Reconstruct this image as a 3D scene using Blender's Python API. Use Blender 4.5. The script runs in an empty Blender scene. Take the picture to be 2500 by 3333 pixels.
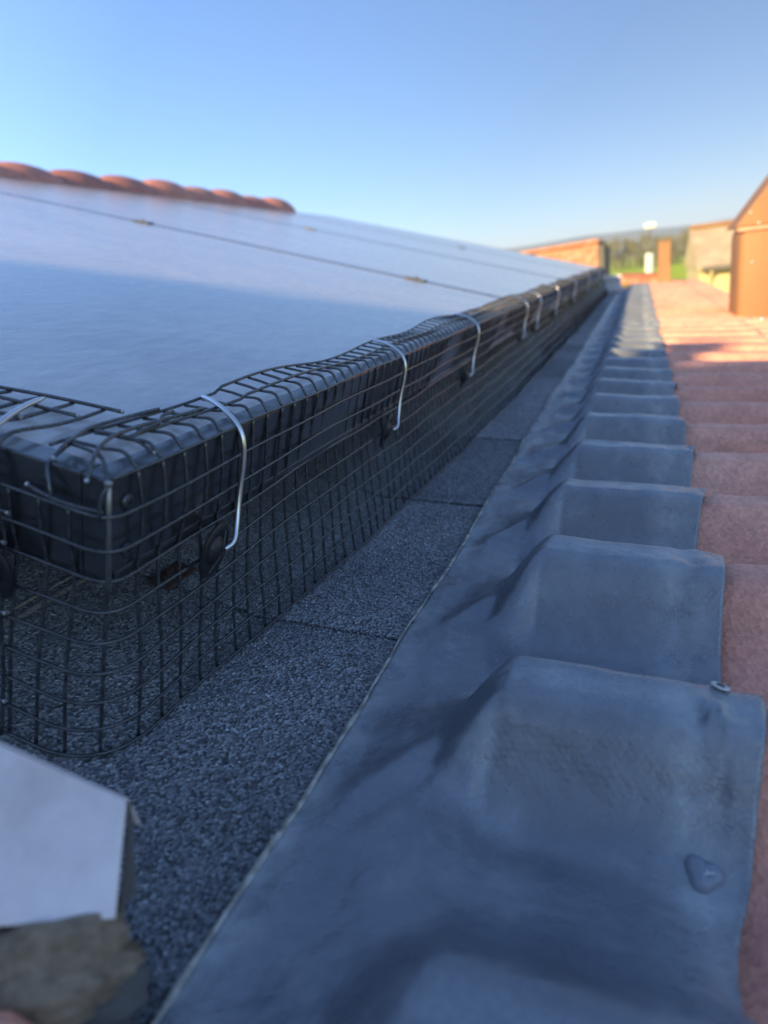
import bpy, math, random
import numpy as np
from mathutils import Vector, Matrix
random.seed(4); rng = np.random.default_rng(7)
sc = bpy.context.scene; COL = sc.collection
R_ = math.radians

# ---------------------------------------------------------------- camera, sky, sun, exposure
# x = down the roof slope, y = along the eave, z = up; the near top corner of the panel is the origin (metres)
cam_d = bpy.data.cameras.new('camera'); cam = bpy.data.objects.new('camera', cam_d); COL.objects.link(cam)
sc.camera = cam
rot = Matrix(((0.93530, -0.00680, 0.35380), (0.33520, 0.33670, -0.87990), (-0.11310, 0.94160, 0.31720)))
q = rot.to_quaternion(); q.normalize(); rot = q.to_matrix()
cam.matrix_world = Matrix.Translation((0.1542, -0.1588, 0.0479)) @ rot.to_4x4()
cam_d.sensor_fit = 'VERTICAL'; cam_d.sensor_height = 36; cam_d.lens = 23.73
cam_d.clip_start = 0.01; cam_d.clip_end = 20000
cam_d.dof.use_dof = True; cam_d.dof.focus_distance = 0.325; cam_d.dof.aperture_fstop = 8.0

SUN_EL = math.degrees(math.atan(1/math.hypot(1.2, 3.0))); SUN_ROT = 180 + math.degrees(math.atan(1.2/3.0))
SKYRAMP = [(0.0,(.124,.106,.099)),(.11,(.158,.159,.160)),(.30,(.31,.335,.36)),(.48,(.66,.66,.68)),(.66,(.86,.85,.86)),(.82,(.36,.36,.36)),(.99,(.30,.30,.28))]
w = bpy.data.worlds.new('World'); sc.world = w; w.use_nodes = True
nt = w.node_tree; nt.nodes.clear()
sky = nt.nodes.new('ShaderNodeTexSky'); sky.sky_type = 'NISHITA'; sky.sun_disc = False
sky.sun_elevation = R_(SUN_EL); sky.sun_rotation = R_(SUN_ROT); sky.air_density = 0.7; sky.dust_density = 0.1; sky.ozone_density = 3.0
bg = nt.nodes.new('ShaderNodeBackground'); bg.inputs[1].default_value = 0.15
wo = nt.nodes.new('ShaderNodeOutputWorld')
# sky gain by direction: dimmed ahead, raised overhead to add fill light
tc = nt.nodes.new('ShaderNodeTexCoord'); dp = nt.nodes.new('ShaderNodeVectorMath'); dp.operation = 'DOT_PRODUCT'
dp.inputs[1].default_value = Vector((-1.2, -3.0, 1.0)).normalized()
nt.links.new(tc.outputs['Generated'], dp.inputs[0])
rp = nt.nodes.new('ShaderNodeValToRGB'); nt.links.new(dp.outputs['Value'], rp.inputs[0])
mr = nt.nodes.new('ShaderNodeMapRange'); mr.inputs[1].default_value = -1; mr.inputs[2].default_value = 1; nt.links.new(dp.outputs['Value'], mr.inputs[0]); nt.links.new(mr.outputs[0], rp.inputs[0])
for i_, (p_, c_) in enumerate(SKYRAMP):
    if i_ > 1: rp.color_ramp.elements.new(.5)
for i_, (p_, c_) in enumerate(SKYRAMP): rp.color_ramp.elements[i_].position = p_; rp.color_ramp.elements[i_].color = (*c_, 1)
mm = nt.nodes.new('ShaderNodeVectorMath'); mm.operation = 'MULTIPLY'; nt.links.new(sky.outputs[0], mm.inputs[0]); nt.links.new(rp.outputs[0], mm.inputs[1])
ms = nt.nodes.new('ShaderNodeVectorMath'); ms.operation = 'SCALE'; ms.inputs['Scale'].default_value = 2.2; nt.links.new(mm.outputs[0], ms.inputs[0])
nt.links.new(ms.outputs[0], bg.inputs[0]); nt.links.new(bg.outputs[0], wo.inputs[0])
sd = bpy.data.lights.new('sun', 'SUN'); sd.energy = 5.0; sd.angle = R_(0.5); sd.color = (1.0, 0.76, 0.40)
sun = bpy.data.objects.new('sun', sd); COL.objects.link(sun)
sun.rotation_euler = Vector((1.2, 3.0, -1.0)).to_track_quat('-Z', 'Y').to_euler()
sc.view_settings.view_transform = 'Standard'; sc.view_settings.look = 'None'
sc.view_settings.exposure = 1.38; sc.view_settings.gamma = 1

# ---------------------------------------------------------------- roof frames
P = R_(17.0); F = R_(5.5)
V = np.array([-math.cos(P), 0, math.sin(P)]); N = np.array([math.sin(P), 0, math.cos(P)]); U = np.array([0, 1.0, 0])
NF = np.array([math.sin(F), 0, math.cos(F)]); DX = np.array([math.cos(F), 0, -math.sin(F)])   # low roof: normal, downslope
HF = 0.11
def pan(v, u, n):                       # point in the panel frame
    return v*V + u*U + n*N
def low(x, u, n=0.0):                   # point on the low-pitched roof; x is the true x coordinate
    return np.array([x, u, -(HF + x*math.sin(F))/math.cos(F)]) + n*NF
GZ = -2.9                               # ground

# ---------------------------------------------------------------- helpers
def link(o, parent=None):
    COL.objects.link(o)
    if parent is not None: o.parent = parent
    return o
def tag(o, label=None, cat=None, group=None, kind=None):
    if label: o['label'] = label
    if cat: o['category'] = cat
    if group: o['group'] = group
    if kind: o['kind'] = kind
    return o
def empty(name, loc=(0,0,0)):
    o = bpy.data.objects.new(name, None); o.location = loc; o.empty_display_size = 0.05; return link(o)
class MB:
    def __init__(s): s.v=[]; s.f=[]; s.n=0
    def add(s, verts, faces):
        verts = np.asarray(verts, float); s.v.append(verts)
        k = s.n; s.f.extend([tuple(i+k for i in f) for f in faces]); s.n += len(verts); return s
    def box(s, a, b, T=None):
        (x0,y0,z0),(x1,y1,z1) = a,b
        v = np.array([(x,y,z) for x in (x0,x1) for y in (y0,y1) for z in (z0,z1)], float)
        if T is not None: v = np.array([T(*p) for p in v])
        return s.add(v, [(0,1,3,2),(4,6,7,5),(0,4,5,1),(2,3,7,6),(0,2,6,4),(1,5,7,3)])
    def grid(s, A):                     # A: (m,n,3)
        m,n,_ = A.shape
        i = np.arange(m-1)[:,None]*n + np.arange(n-1)[None,:]
        f = np.stack([i, i+1, i+n+1, i+n], -1).reshape(-1,4)
        return s.add(A.reshape(-1,3), [tuple(t) for t in f.tolist()])
    def tube(s, pts, r, k=6, caps=True, taper=None):
        p = np.asarray(pts, float); m = len(p)
        t = np.gradient(p, axis=0); t /= np.linalg.norm(t, axis=1)[:,None] + 1e-12
        ref = np.array([0.13,0.21,0.97]) if abs(t[0,2]) < .9 else np.array([1.0,.1,.05])
        a = np.cross(t, ref); a /= np.linalg.norm(a, axis=1)[:,None] + 1e-12
        b = np.cross(t, a)
        rr = np.full(m, r) if taper is None else np.asarray(taper, float)
        th = np.arange(k)*2*math.pi/k
        ring = p[:,None,:] + rr[:,None,None]*(np.cos(th)[None,:,None]*a[:,None,:] + np.sin(th)[None,:,None]*b[:,None,:])
        faces = []
        for i in range(m-1):
            for j in range(k):
                j2 = (j+1) % k
                faces.append((i*k+j, i*k+j2, (i+1)*k+j2, (i+1)*k+j))
        if caps: faces += [tuple(range(k))[::-1], tuple(range((m-1)*k, m*k))]
        return s.add(ring.reshape(-1,3), faces)
    def disc(s, c, ax, ex, prof, k=28):  # lathe: prof = [(r, h)]
        c=np.asarray(c,float); ax=np.asarray(ax,float)/np.linalg.norm(ax); ex=np.asarray(ex,float)
        ex = ex-ax*np.dot(ex,ax); ex/=np.linalg.norm(ex); ey=np.cross(ax,ex)
        th=np.arange(k)*2*math.pi/k; vs=[]; fs=[]
        for r,h in prof:
            vs.append(c + h*ax + r*(np.cos(th)[:,None]*ex+np.sin(th)[:,None]*ey))
        m=len(prof)
        for i in range(m-1):
            for j in range(k): fs.append((i*k+j,i*k+(j+1)%k,(i+1)*k+(j+1)%k,(i+1)*k+j))
        fs.append(tuple(range(k))[::-1]); fs.append(tuple(range((m-1)*k,m*k)))
        return s.add(np.concatenate(vs), fs)
    def build(s, name, mat, parent=None, smooth=False, origin=None, bevel=0, sharp=None, normals=True):
        me = bpy.data.meshes.new(name)
        v = np.concatenate(s.v)
        if origin is not None: v = v - np.asarray(origin, float)
        me.from_pydata(v.tolist(), [], s.f); me.update()
        o = bpy.data.objects.new(name, me)
        if isinstance(mat, (list, tuple)):
            for m_ in mat: me.materials.append(m_)
        else: me.materials.append(mat)
        if normals:
            import bmesh
            bm = bmesh.new(); bm.from_mesh(me); bmesh.ops.recalc_face_normals(bm, faces=bm.faces); bm.to_mesh(me); bm.free()
        if smooth:
            me.polygons.foreach_set('use_smooth', [True]*len(me.polygons))
            if sharp: me.set_sharp_from_angle(angle=R_(sharp))
        link(o, parent)
        if bevel:
            b = o.modifiers.new('bevel','BEVEL'); b.width = bevel; b.segments = 3; b.limit_method='ANGLE'; b.angle_limit=R_(40)
        if origin is not None and parent is None: o.location = origin
        return o
def smooth_curve(pts, n=6):
    p = np.asarray(pts, float); out=[]
    q_ = np.vstack([2*p[0]-p[1], p, 2*p[-1]-p[-2]])
    for i in range(1, len(q_)-2):
        for t in np.linspace(0,1,n,endpoint=False):
            a,b,c,d = q_[i-1],q_[i],q_[i+1],q_[i+2]
            out.append(0.5*((2*b)+(-a+c)*t+(2*a-5*b+4*c-d)*t*t+(-a+3*b-3*c+d)*t**3))
    out.append(p[-1]); return np.array(out)
def sstep(a, b, x):
    t = np.clip((x-a)/(b-a), 0, 1); return t*t*(3-2*t)
def vnoise(x, y, seed=0):               # smooth value noise on arrays
    xi=np.floor(x).astype(int); yi=np.floor(y).astype(int); fx=x-xi; fy=y-yi
    def h(a,b):
        n=(a*374761393 + b*668265263 + seed*974711) & 0x7fffffff
        n=((n ^ (n>>13))*1274126177) & 0x7fffffff
        return ((n ^ (n>>16)) & 0xffff)/65535.0
    sx=fx*fx*(3-2*fx); sy=fy*fy*(3-2*fy)
    return (h(xi,yi)*(1-sx)+h(xi+1,yi)*sx)*(1-sy)+(h(xi,yi+1)*(1-sx)+h(xi+1,yi+1)*sx)*sy*1.0

# ---------------------------------------------------------------- materials
class Mat:
    def __init__(s, name, color=(.5,.5,.5), rough=.6, metal=0, spec=.5):
        s.m = bpy.data.materials.new(name); s.m.use_nodes = True
        s.t = s.m.node_tree; s.b = s.t.nodes['Principled BSDF']
        s.b.inputs['Base Color'].default_value = (*color, 1); s.b.inputs['Roughness'].default_value = rough
        s.b.inputs['Metallic'].default_value = metal; s.b.inputs['Specular IOR Level'].default_value = spec
        s.co = s.t.nodes.new('ShaderNodeTexCoord').outputs['Object']
    def n(s, typ, **kw):
        nd = s.t.nodes.new(typ)
        for k, v in kw.items():
            if k in nd.inputs.keys(): nd.inputs[k].default_value = v
            else: setattr(nd, k, v)
        return nd
    def l(s, a, b): s.t.links.new(a, b)
    def mapping(s, scale=(1,1,1), rot=(0,0,0)):
        m = s.n('ShaderNodeMapping'); m.inputs['Scale'].default_value = scale; m.inputs['Rotation'].default_value = rot
        s.l(s.co, m.inputs[0]); return m.outputs[0]
    def noise(s, scale, detail=4, rough=.55, co=None, dist=0):
        nd = s.n('ShaderNodeTexNoise'); nd.inputs['Scale'].default_value = scale; nd.inputs['Detail'].default_value = detail
        nd.inputs['Roughness'].default_value = rough; nd.inputs['Distortion'].default_value = dist
        s.l(co or s.co, nd.inputs['Vector']); return nd.outputs['Fac']
    def voro(s, scale, feature='F1', co=None, out='Distance', rand=1):
        nd = s.n('ShaderNodeTexVoronoi'); nd.feature = feature; nd.inputs['Scale'].default_value = scale
        nd.inputs['Randomness'].default_value = rand
        s.l(co or s.co, nd.inputs['Vector']); return nd.outputs[out]
    def ramp(s, fac, stops, interp='LINEAR'):
        r = s.n('ShaderNodeValToRGB'); r.color_ramp.interpolation = interp; e = r.color_ramp.elements
        while len(e) < len(stops): e.new(.5)
        for i, (p, c) in enumerate(stops):
            e[i].position = p; e[i].color = (*c, 1) if len(c) == 3 else c
        s.l(fac, r.inputs[0]); return r.outputs[0]
    def gray(s, fac, a, b, p0=0, p1=1): return s.ramp(fac, [(p0, (a,a,a)), (p1, (b,b,b))])
    def mix(s, fac, a, b, mode='MIX'):
        m = s.n('ShaderNodeMix'); m.data_type='RGBA'; m.blend_type = mode
        for val, k in ((fac,0),(a,6),(b,7)):
            if isinstance(val, (int,float)): m.inputs[k].default_value = val
            elif isinstance(val, tuple): m.inputs[k].default_value = (*val, 1)
            else: s.l(val, m.inputs[k])
        return m.outputs[2]
    def math(s, op, a, b=0):
        m = s.n('ShaderNodeMath'); m.operation = op
        for i, val in enumerate((a,b)):
            if isinstance(val,(int,float)): m.inputs[i].default_value = val
            else: s.l(val, m.inputs[i])
        return m.outputs[0]
    def color(s, x): s.l(x, s.b.inputs['Base Color']); return s
    def rough(s, x): s.l(x, s.b.inputs['Roughness']); return s
    def bump(s, h, dist, strength=1.0, prev=None):
        b = s.n('ShaderNodeBump'); b.inputs['Distance'].default_value = dist; b.inputs['Strength'].default_value = strength
        s.l(h, b.inputs['Height'])
        if prev is not None: s.l(prev, b.inputs['Normal'])
        s.l(b.outputs[0], s.b.inputs['Normal']); return b.outputs[0]
M = {}
# granulated shingle
m = Mat('shingle', rough=.75, spec=.6)
cell = m.voro(860, out='Color'); sep = m.n('ShaderNodeSeparateColor'); m.l(cell, sep.inputs[0])
c1 = m.ramp(sep.outputs[0], [(0,(.06,.061,.064)),(.5,(.21,.213,.218)),(.85,(.34,.345,.35)),(.985,(.44,.445,.45)),(1,(.7,.7,.7))])
big = m.gray(m.noise(9, 4), .75, 1.25, .3, .7)
sy = m.n('ShaderNodeSeparateXYZ'); m.l(m.co, sy.inputs[0])
wn = m.n('ShaderNodeTexWhiteNoise'); wn.noise_dimensions = '1D'; m.l(m.math('FLOOR', m.math('DIVIDE', m.math('SUBTRACT', sy.outputs[1], .1117), .1965)), wn.inputs['W'])
c1 = m.mix(1.0, c1, m.gray(wn.outputs['Value'], .74, 1.22), 'MULTIPLY')
m.color(m.mix(1.0, c1, big, 'MULTIPLY'))
m.rough(m.gray(sep.outputs[1], .45, .9))
b1 = m.bump(m.voro(860), .0013, 1.0); m.bump(m.noise(1500, 3), .0004, .6, b1)
M['shingle'] = m.m
m = Mat('shingle_gap', (.008,.008,.01), .9); M['gap'] = m.m
# dusty old rail line under panel
m = Mat('dust_strip', (.10,.09,.075), .9); m.color(m.ramp(m.noise(260, 5), [(.35,(.10,.095,.09)),(.6,(.30,.265,.21)),(.8,(.45,.40,.33))])); m.bump(m.noise(700,4), .0006, .8); M['dust'] = m.m
# flashing: soft grey-blue butyl with woven emboss
m = Mat('flashing', rough=.5, spec=1.0)
n1 = m.noise(14, 5, .6); n2 = m.noise(70, 6, .65); n3 = m.noise(420, 4, .6)
base = m.ramp(n1, [(.3,(.098,.106,.124)),(.55,(.132,.142,.162)),(.75,(.18,.19,.21))])
chalk = m.math('MULTIPLY', m.gray(n2, 0, 1, .48, .74), m.gray(m.noise(11, 3, co=m.mapping((3,1,3))), 0, 1, .45, .68))
sx = m.n('ShaderNodeSeparateXYZ'); m.l(m.co, sx.inputs[0])
edge = m.ramp(sx.outputs[0], [(.045,(.9,.9,.9)),(.0515,(.5,.5,.5)),(.064,(0,0,0)),(.155,(0,0,0)),(.168,(.55,.55,.55)),(.184,(.25,.25,.25))])
edgen = m.mix(1.0, edge, m.gray(n2, .1, 1.3, .35, .65), 'MULTIPLY')
ch = m.math('MAXIMUM', m.math('MULTIPLY', chalk, .55), edgen)
base = m.mix(m.math('MULTIPLY', ch, .8), base, (.40,.415,.40))
wa = m.n('ShaderNodeAttribute'); wa.attribute_name='sheen_wear'; sa = m.n('ShaderNodeAttribute'); sa.attribute_name='stain'
base = m.mix(m.math('MULTIPLY', m.math('MULTIPLY', wa.outputs['Fac'], m.gray(n3, .45, 1.15, .3, .7)), .75), base, (.37,.385,.385))  # painted crest sheen and real wear, both mixed into the base colour
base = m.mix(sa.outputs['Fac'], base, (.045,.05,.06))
speck = m.gray(m.voro(170), 1, 0, 0, .09)
spm = m.math('MULTIPLY', speck, m.gray(m.noise(40,2), 0, 1, .6, .7))
base = m.mix(spm, base, (.3,.31,.32))
m.color(base); m.rough(m.gray(n2, .22, .42, .3, .7))
hx = m.voro(430, 'SMOOTH_F1', co=m.mapping((1,1.4,1),(0,0,.785)), rand=.10)
emb = m.bump(m.gray(hx, 0, 1, .1, .55), (.0004), .2)
e2 = m.bump(n2, .0022, .5, emb)
crk = m.gray(m.voro(330, 'DISTANCE_TO_EDGE', co=m.mapping((1.4,1,1))), 0, 1, 0, .06)
crm = m.mix(m.gray(sx.outputs[0], 0, 1, .16, .172), (1.,1.,1.), crk)
e3 = m.bump(crm, .0003, .35, e2); m.bump(m.noise(22, 3), .012, .35, e3)
M['flashing'] = m.m
m = Mat('sealant', (.30,.28,.24), .6); m.color(m.ramp(m.noise(160,5), [(.35,(.16,.15,.12)),(.6,(.46,.42,.34))])); m.bump(m.noise(300,4), .001,.6); M['sealant']=m.m
# terracotta concrete tile
def tile_mat(name, a, b, c, sc_=1.0):
    m = Mat(name, rough=.55, spec=.7)
    n1 = m.noise(7*sc_, 5, .6); n2 = m.noise(60*sc_, 6, .7); v = m.voro(520*sc_, out='Color'); sp = m.n('ShaderNodeSeparateColor'); m.l(v, sp.inputs[0])
    base = m.ramp(n1, [(.3,a),(.5,b),(.72,c)])
    base = m.mix(1.0, base, m.gray(n2, .84, 1.14, .32, .68), 'MULTIPLY')
    base = m.mix(1.0, base, m.gray(sp.outputs[0], .84, 1.12), 'MULTIPLY')
    oi = m.n('ShaderNodeObjectInfo'); base = m.mix(1.0, base, m.gray(oi.outputs['Random'], .78, 1.14), 'MULTIPLY') if name == 'ridge_tile' else base
    pits = m.gray(m.voro(240*sc_), 1, 0, .03, .16)
    pm = m.math('MULTIPLY', pits, m.gray(m.noise(90*sc_,3), 0, 1, .5, .6))
    base = m.mix(m.math('MULTIPLY', pm, .7), base, (.10,.065,.06))
    m.color(base)
    b1 = m.bump(n2, .0012/sc_, .45); m.bump(m.voro(520*sc_), .0005/sc_, .6, b1)
    return m.m
M['tile'] = tile_mat('roof_tile', (.62,.25,.165), (.72,.31,.205), (.78,.38,.26))
M['ridge'] = tile_mat('ridge_tile', (.42,.15,.10), (.50,.19,.125), (.56,.24,.165), .3)
M['wingtile'] = tile_mat('wing_tile', (.30,.10,.06), (.36,.13,.085), (.42,.17,.11), .2)
M['fartile'] = tile_mat('far_tile', (.33,.115,.055), (.38,.14,.068), (.41,.17,.09), .02)
# panel glass with dust film
m = Mat('panel_glass', rough=.2, spec=.5)
n1 = m.noise(5, 4, .6, co=m.mapping((1,2.2,1), (0,0,.4))); n2 = m.noise(120, 5, .65, co=m.mapping((1,.35,1), (0,0,-.5)))
dust = m.math('ADD', m.math('MULTIPLY', m.gray(n1, 0, 1, .25, .75), .10), m.math('MULTIPLY', m.gray(n2, 0, 1, .35, .7), .10))
m.color(m.mix(m.math('ADD', m.math('MULTIPLY', dust, 1.7), .38), (.008,.020,.065), (.78,.70,.62)))
m.rough(m.gray(n2, .10, .20, .3, .7)); m.b.inputs['Specular IOR Level'].default_value=.55
b0 = m.bump(n2, .0007, .45); m.bump(m.noise(900, 3), .00008, .5, b0)
m.b.inputs['IOR'].default_value = 1.5
M['glass'] = m.m
m = Mat('frame_black', (.014,.015,.018), .36, 0, .5); m.color(m.ramp(m.noise(90,5,.7), [(.35,(.014,.014,.016)),(.65,(.024,.023,.025)),(.85,(.05,.048,.05))])); m.rough(m.gray(m.noise(60,5,.7,co=m.mapping((1,.2,3))), .26, .48, .3,.7)); m.b.inputs['Coat Weight'].default_value=1; m.b.inputs['Coat Roughness'].default_value=.20; m.b.inputs['Coat IOR'].default_value=1.6; m.bump(m.noise(400,4),.0003,.4); M['frame']=m.m
m = Mat('mitre_metal', (.30,.29,.28), .4, .8); m.rough(m.gray(m.noise(300,4), .3,.6)); M['mitre']=m.m
m = Mat('mesh_wire', (.012,.012,.014), .26, 0, 1.0); m.color(m.ramp(m.noise(300,4), [(.4,(.022,.022,.024)),(.7,(.055,.055,.058))])); M['wire']=m.m
m = Mat('cut_wire_end', (.55,.55,.56), .4, .7); m.color(m.ramp(m.noise(500,2), [(.3,(.35,.35,.36)),(.7,(.6,.6,.6))])); M['cut']=m.m
m = Mat('clip_wire', (.62,.62,.63), .28, 1.0); m.rough(m.gray(m.noise(400,4,co=m.mapping((4,4,.6))), .2,.42)); M['clip']=m.m
m = Mat('clip_disc', (.010,.010,.012), .4); m.rough(m.gray(m.noise(300,4), .28,.6)); m.bump(m.noise(250,3),.0006,.5); M['disc']=m.m
m = Mat('screw_black', (.10,.10,.105), .30, .7); m.rough(m.gray(m.noise(500,3), .3,.6)); M['screwb']=m.m
m = Mat('rust', (.12,.05,.03), .8); m.color(m.ramp(m.noise(300,5), [(.3,(.035,.022,.018)),(.7,(.09,.045,.032))])); M['rust']=m.m
m = Mat('screw_steel', (.6,.6,.6), .35, .9); m.rough(m.gray(m.noise(500,3), .25,.5)); M['steel']=m.m
m = Mat('silicone', (.20,.22,.25), .25, 0); m.b.inputs['Subsurface Weight'].default_value=.2; m.b.inputs['Subsurface Scale'].default_value=.002; m.bump(m.noise(260,3),.001,.6); M['silicone']=m.m
m = Mat('white_coated_metal', (.62,.60,.63), .5, 0); m.color(m.ramp(m.noise(40,6,.7,co=m.mapping((1,1,.25))), [(.3,(.52,.43,.39)),(.55,(.68,.57,.53)),(.8,(.78,.67,.62))])); m.bump(m.noise(160,3),.0005,.3); M['white']=m.m
m = Mat('mortar', (.2,.17,.14), .95, 0, .2); m.color(m.ramp(m.noise(150,7,.7), [(.3,(.24,.17,.11)),(.55,(.46,.34,.235)),(.8,(.62,.49,.37))])); m.bump(m.noise(220,7,.75),.004,1); M['mortar']=m.m
m = Mat('chimney_paint', (.40,.19,.07), .7); m.color(m.ramp(m.noise(9,5,.6,co=m.mapping((1,1,.3))), [(.3,(.22,.108,.048)),(.7,(.30,.155,.068))])); m.bump(m.noise(160,5),.001,.5); M['chimney']=m.m
m = Mat('cream_wall', (.66,.52,.27), .85); m.color(m.ramp(m.noise(1.2,5), [(.3,(.46,.36,.19)),(.7,(.52,.41,.23))])); m.bump(m.noise(20,5),.01,.4); M['cream']=m.m
m = Mat('dark_trim_and_shade', (.10,.09,.08), .8); m.color(m.ramp(m.noise(3,4), [(.3,(.08,.07,.065)),(.7,(.13,.115,.1))])); M['trim']=m.m  # plain dark trim; also paints the shade side of the orange building
m = Mat('brown_roof', (.30,.21,.12), .85); m.color(m.ramp(m.noise(1.6,6,.65), [(.3,(.38,.27,.16)),(.55,(.50,.37,.23)),(.75,(.56,.43,.29))])); m.bump(m.noise(6,4),.03,.5); M['brownroof']=m.m
m = Mat('house_wall', (.5,.42,.32), .85); m.color(m.ramp(m.noise(2,5), [(.3,(.44,.37,.28)),(.7,(.54,.46,.35))])); m.bump(m.noise(60,5),.003,.5); M['wall']=m.m
m = Mat('grass', rough=.9, spec=.2); g = m.noise(.08, 6, .6); g2 = m.noise(1.5,5,.7); m.color(m.mix(1.0, m.ramp(g, [(.3,(.31,.41,.012)),(.6,(.38,.46,.018)),(.8,(.42,.47,.03))]), m.gray(g2,.75,1.25,.3,.7),'MULTIPLY')); m.bump(g2,.1,.5); M['grass']=m.m
m = Mat('leaves', rough=.8, spec=.2); m.color(m.ramp(m.noise(.8,5), [(.3,(.12,.115,.05)),(.55,(.20,.185,.09)),(.8,(.27,.235,.14))])); M['leaves']=m.m
m = Mat('bark', (.12,.10,.08), .9); m.color(m.ramp(m.noise(4,4), [(.3,(.09,.075,.06)),(.7,(.17,.145,.12))])); M['bark']=m.m
m = Mat('hill', rough=.95, spec=.1); m.color(m.ramp(m.noise(.012,6,.6), [(.35,(.055,.075,.06)),(.65,(.09,.11,.08))])); M['hill']=m.m
m = Mat('pole_metal', (.55,.55,.5), .5, 0); m.color(m.ramp(m.noise(3,4), [(.3,(.5,.5,.46)),(.7,(.6,.6,.55))])); M['pole']=m.m
m = Mat('lamp_white', (.6,.6,.56), .4); m.color(m.ramp(m.noise(5,3), [(.3,(.50,.49,.46)),(.7,(.58,.57,.54))])); M['lamp']=m.m
m = Mat('aluminium_rail', (.5,.5,.5), .4, .9); m.rough(m.gray(m.noise(90,4), .3,.55)); M['rail']=m.m

# ---------------------------------------------------------------- the ground, hills
x = np.concatenate([-np.geomspace(6000,20,28), np.linspace(-15,15,7), np.geomspace(20,6000,28)])
y = x.copy(); X,Y = np.meshgrid(x,y,indexing='ij')
Z = GZ + .25*(vnoise(X/60+50, Y/60+50)-.5)*sstep(20,80,np.hypot(X,Y))
MB().grid(np.stack([X,Y,Z],-1)).build('grass_field', M['grass'], smooth=True); tag(bpy.data.objects['grass_field'], kind='structure')
xs = np.linspace(-2600,2600,261); ys = np.linspace(0,1,14)
A = np.zeros((len(xs),len(ys),3))
ridge = 40+7*np.sin(xs/420+2.0)+18*(vnoise(xs/260+9, xs*0+3.3)-.3)+9*(vnoise(xs/60+9, xs*0+5.3)-.5)
for j,t in enumerate(ys):
    A[:,j,0]=xs; A[:,j,1]=1500+600*t+0*xs
    A[:,j,2]=GZ-2+ridge*np.sin(math.pi*min(t*1.02,1))**.8
MB().grid(A).build('distant_hills', M['hill'], smooth=True); tag(bpy.data.objects['distant_hills'], kind='structure')

# ---------------------------------------------------------------- our house
house = empty('house', (0,0,GZ)); tag(house, 'house under the camera with dark shingle strip, pink-red wavy tiles and low eave', 'house')
def hb(mb, name, mat, **kw):
    o = mb.build(name, mat, None, **kw); o.parent = house; o.matrix_parent_inverse = Matrix.Translation((0,0,-GZ)); return o
WP = 0.1035; W0 = -0.045
def warp(u):                              # hand-laid rolls are not quite evenly spaced
    k = np.arange(-2,9)*WP+W0
    return np.interp(u,[-9,-.262,-.163,-.062,.055,.176,.284,.391,.488,.590,.680,.783,9],np.concatenate([[-9],k,[9]]))
def wave(u):
    ph = 2*math.pi*(warp(u)-W0)/WP
    ph = ph + .42*np.sin(ph)              # steeper towards the camera
    c = .5+.5*np.cos(ph)
    return sstep(-.04,.93,c**.9)
AMP = 0.041; BASE = -0.011
# shingles: low roof part and steep part under the panels, in tabs with open joints
mb = MB()
joints = [.1117+.1965*k for k in range(-4,22)]
XB = -.032
for a,b in zip(joints[:-1], joints[1:]):
    h = random.uniform(-.0009,.0009)
    us = np.linspace(a+.0015, b-.0015, 9); 
    pr = [(XB,0),(XB+.05,0),(.09,0)]
    A = np.array([[low(xx, uu, h + (.0007*math.sin(uu*40) if 0 else 0)) for uu in us] for xx in (XB,0,.03,.05,.064)])
    B = np.array([[pan(vv, uu, 0)+0*N for uu in us] for vv in (0,)])
    mb.grid(A)
    lo = low(XB,0,0); n0 = float(lo@N)
    S = np.array([[pan(vv, uu, n0+h) for uu in us] for vv in (float(lo@V), .2, .6, 1.0, 1.44)])
    mb.grid(S)
    for uu in (a+.0015, b-.0015):          # visible thickness at each joint
        mb.grid(np.array([[low(XB,uu,h),low(.064,uu,h)],[low(XB,uu,-.004),low(.064,uu,-.004)]]))
        mb.grid(np.array([[pan(float(lo@V),uu,n0+h),pan(1.44,uu,n0+h)],[pan(float(lo@V),uu,n0-.004),pan(1.44,uu,n0-.004)]]))
n0 = float(low(XB,0)@N); v0 = float(low(XB,0)@V)
hb(mb, 'shingle_strip', M['shingle'], normals=False)
mb = MB(); mb.grid(np.array([[pan(1.46,uu,n0-.004), low(XB,uu,-.004), low(.064,uu,-.004)] for uu in (-.9,4.2)]))
hb(mb, 'roof_deck', M['gap'])
# dusty strip under the panel
mb = MB(); us=np.linspace(-.05,1.6,220)
for off,wd in ((.088,.004),(.0955,.0022)):
    A = np.array([[pan(v0*0+off+.0012*math.sin(u_*33)+k*wd, u_, n0+.0012+.0003*math.sin(u_*90+k)-.0009*abs(k-.5)*2) for u_ in us] for k in (0,.35,.65,1)])
    mb.grid(A)
hb(mb, 'dust_line', M['dust'], smooth=True)
# tile field
def tile_patch(x0, x1, u0, u1, du, dx, mat, name):
    xs=np.arange(x0, x1+1e-6, dx); us=np.arange(u0,u1+1e-6,du)
    X,Uu=np.meshgrid(xs,us,indexing='ij')
    course = np.floor((X-.168)/.19); fr=(X-.168)/.19-course
    T_ = BASE+AMP*wave(Uu+.001*course); T_ = T_ + (.010-T_)*.68*np.exp(-((Uu+.070)/.060)**2)
    h = T_-.0022 + .006*(fr) - .006*sstep(.94,1.0,fr)*0
    h = h - .0012*sstep(.985,1,fr)
    h += .0010*(vnoise(X*70+3,Uu*70+3,2)-.5)-.0032*(1-sstep(.186,.198,X))
    zz = -(HF + X*math.sin(F))/math.cos(F)
    A = np.stack([X+h*NF[0], Uu, zz+h*NF[2]],-1)
    mb=MB(); mb.grid(A)
    return mb
mb = tile_patch(.165,.64,-.60,1.3,.0035,.0045,M['tile'],'x'); o=hb(mb,'tile_roof',M['tile'],smooth=True)
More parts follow.
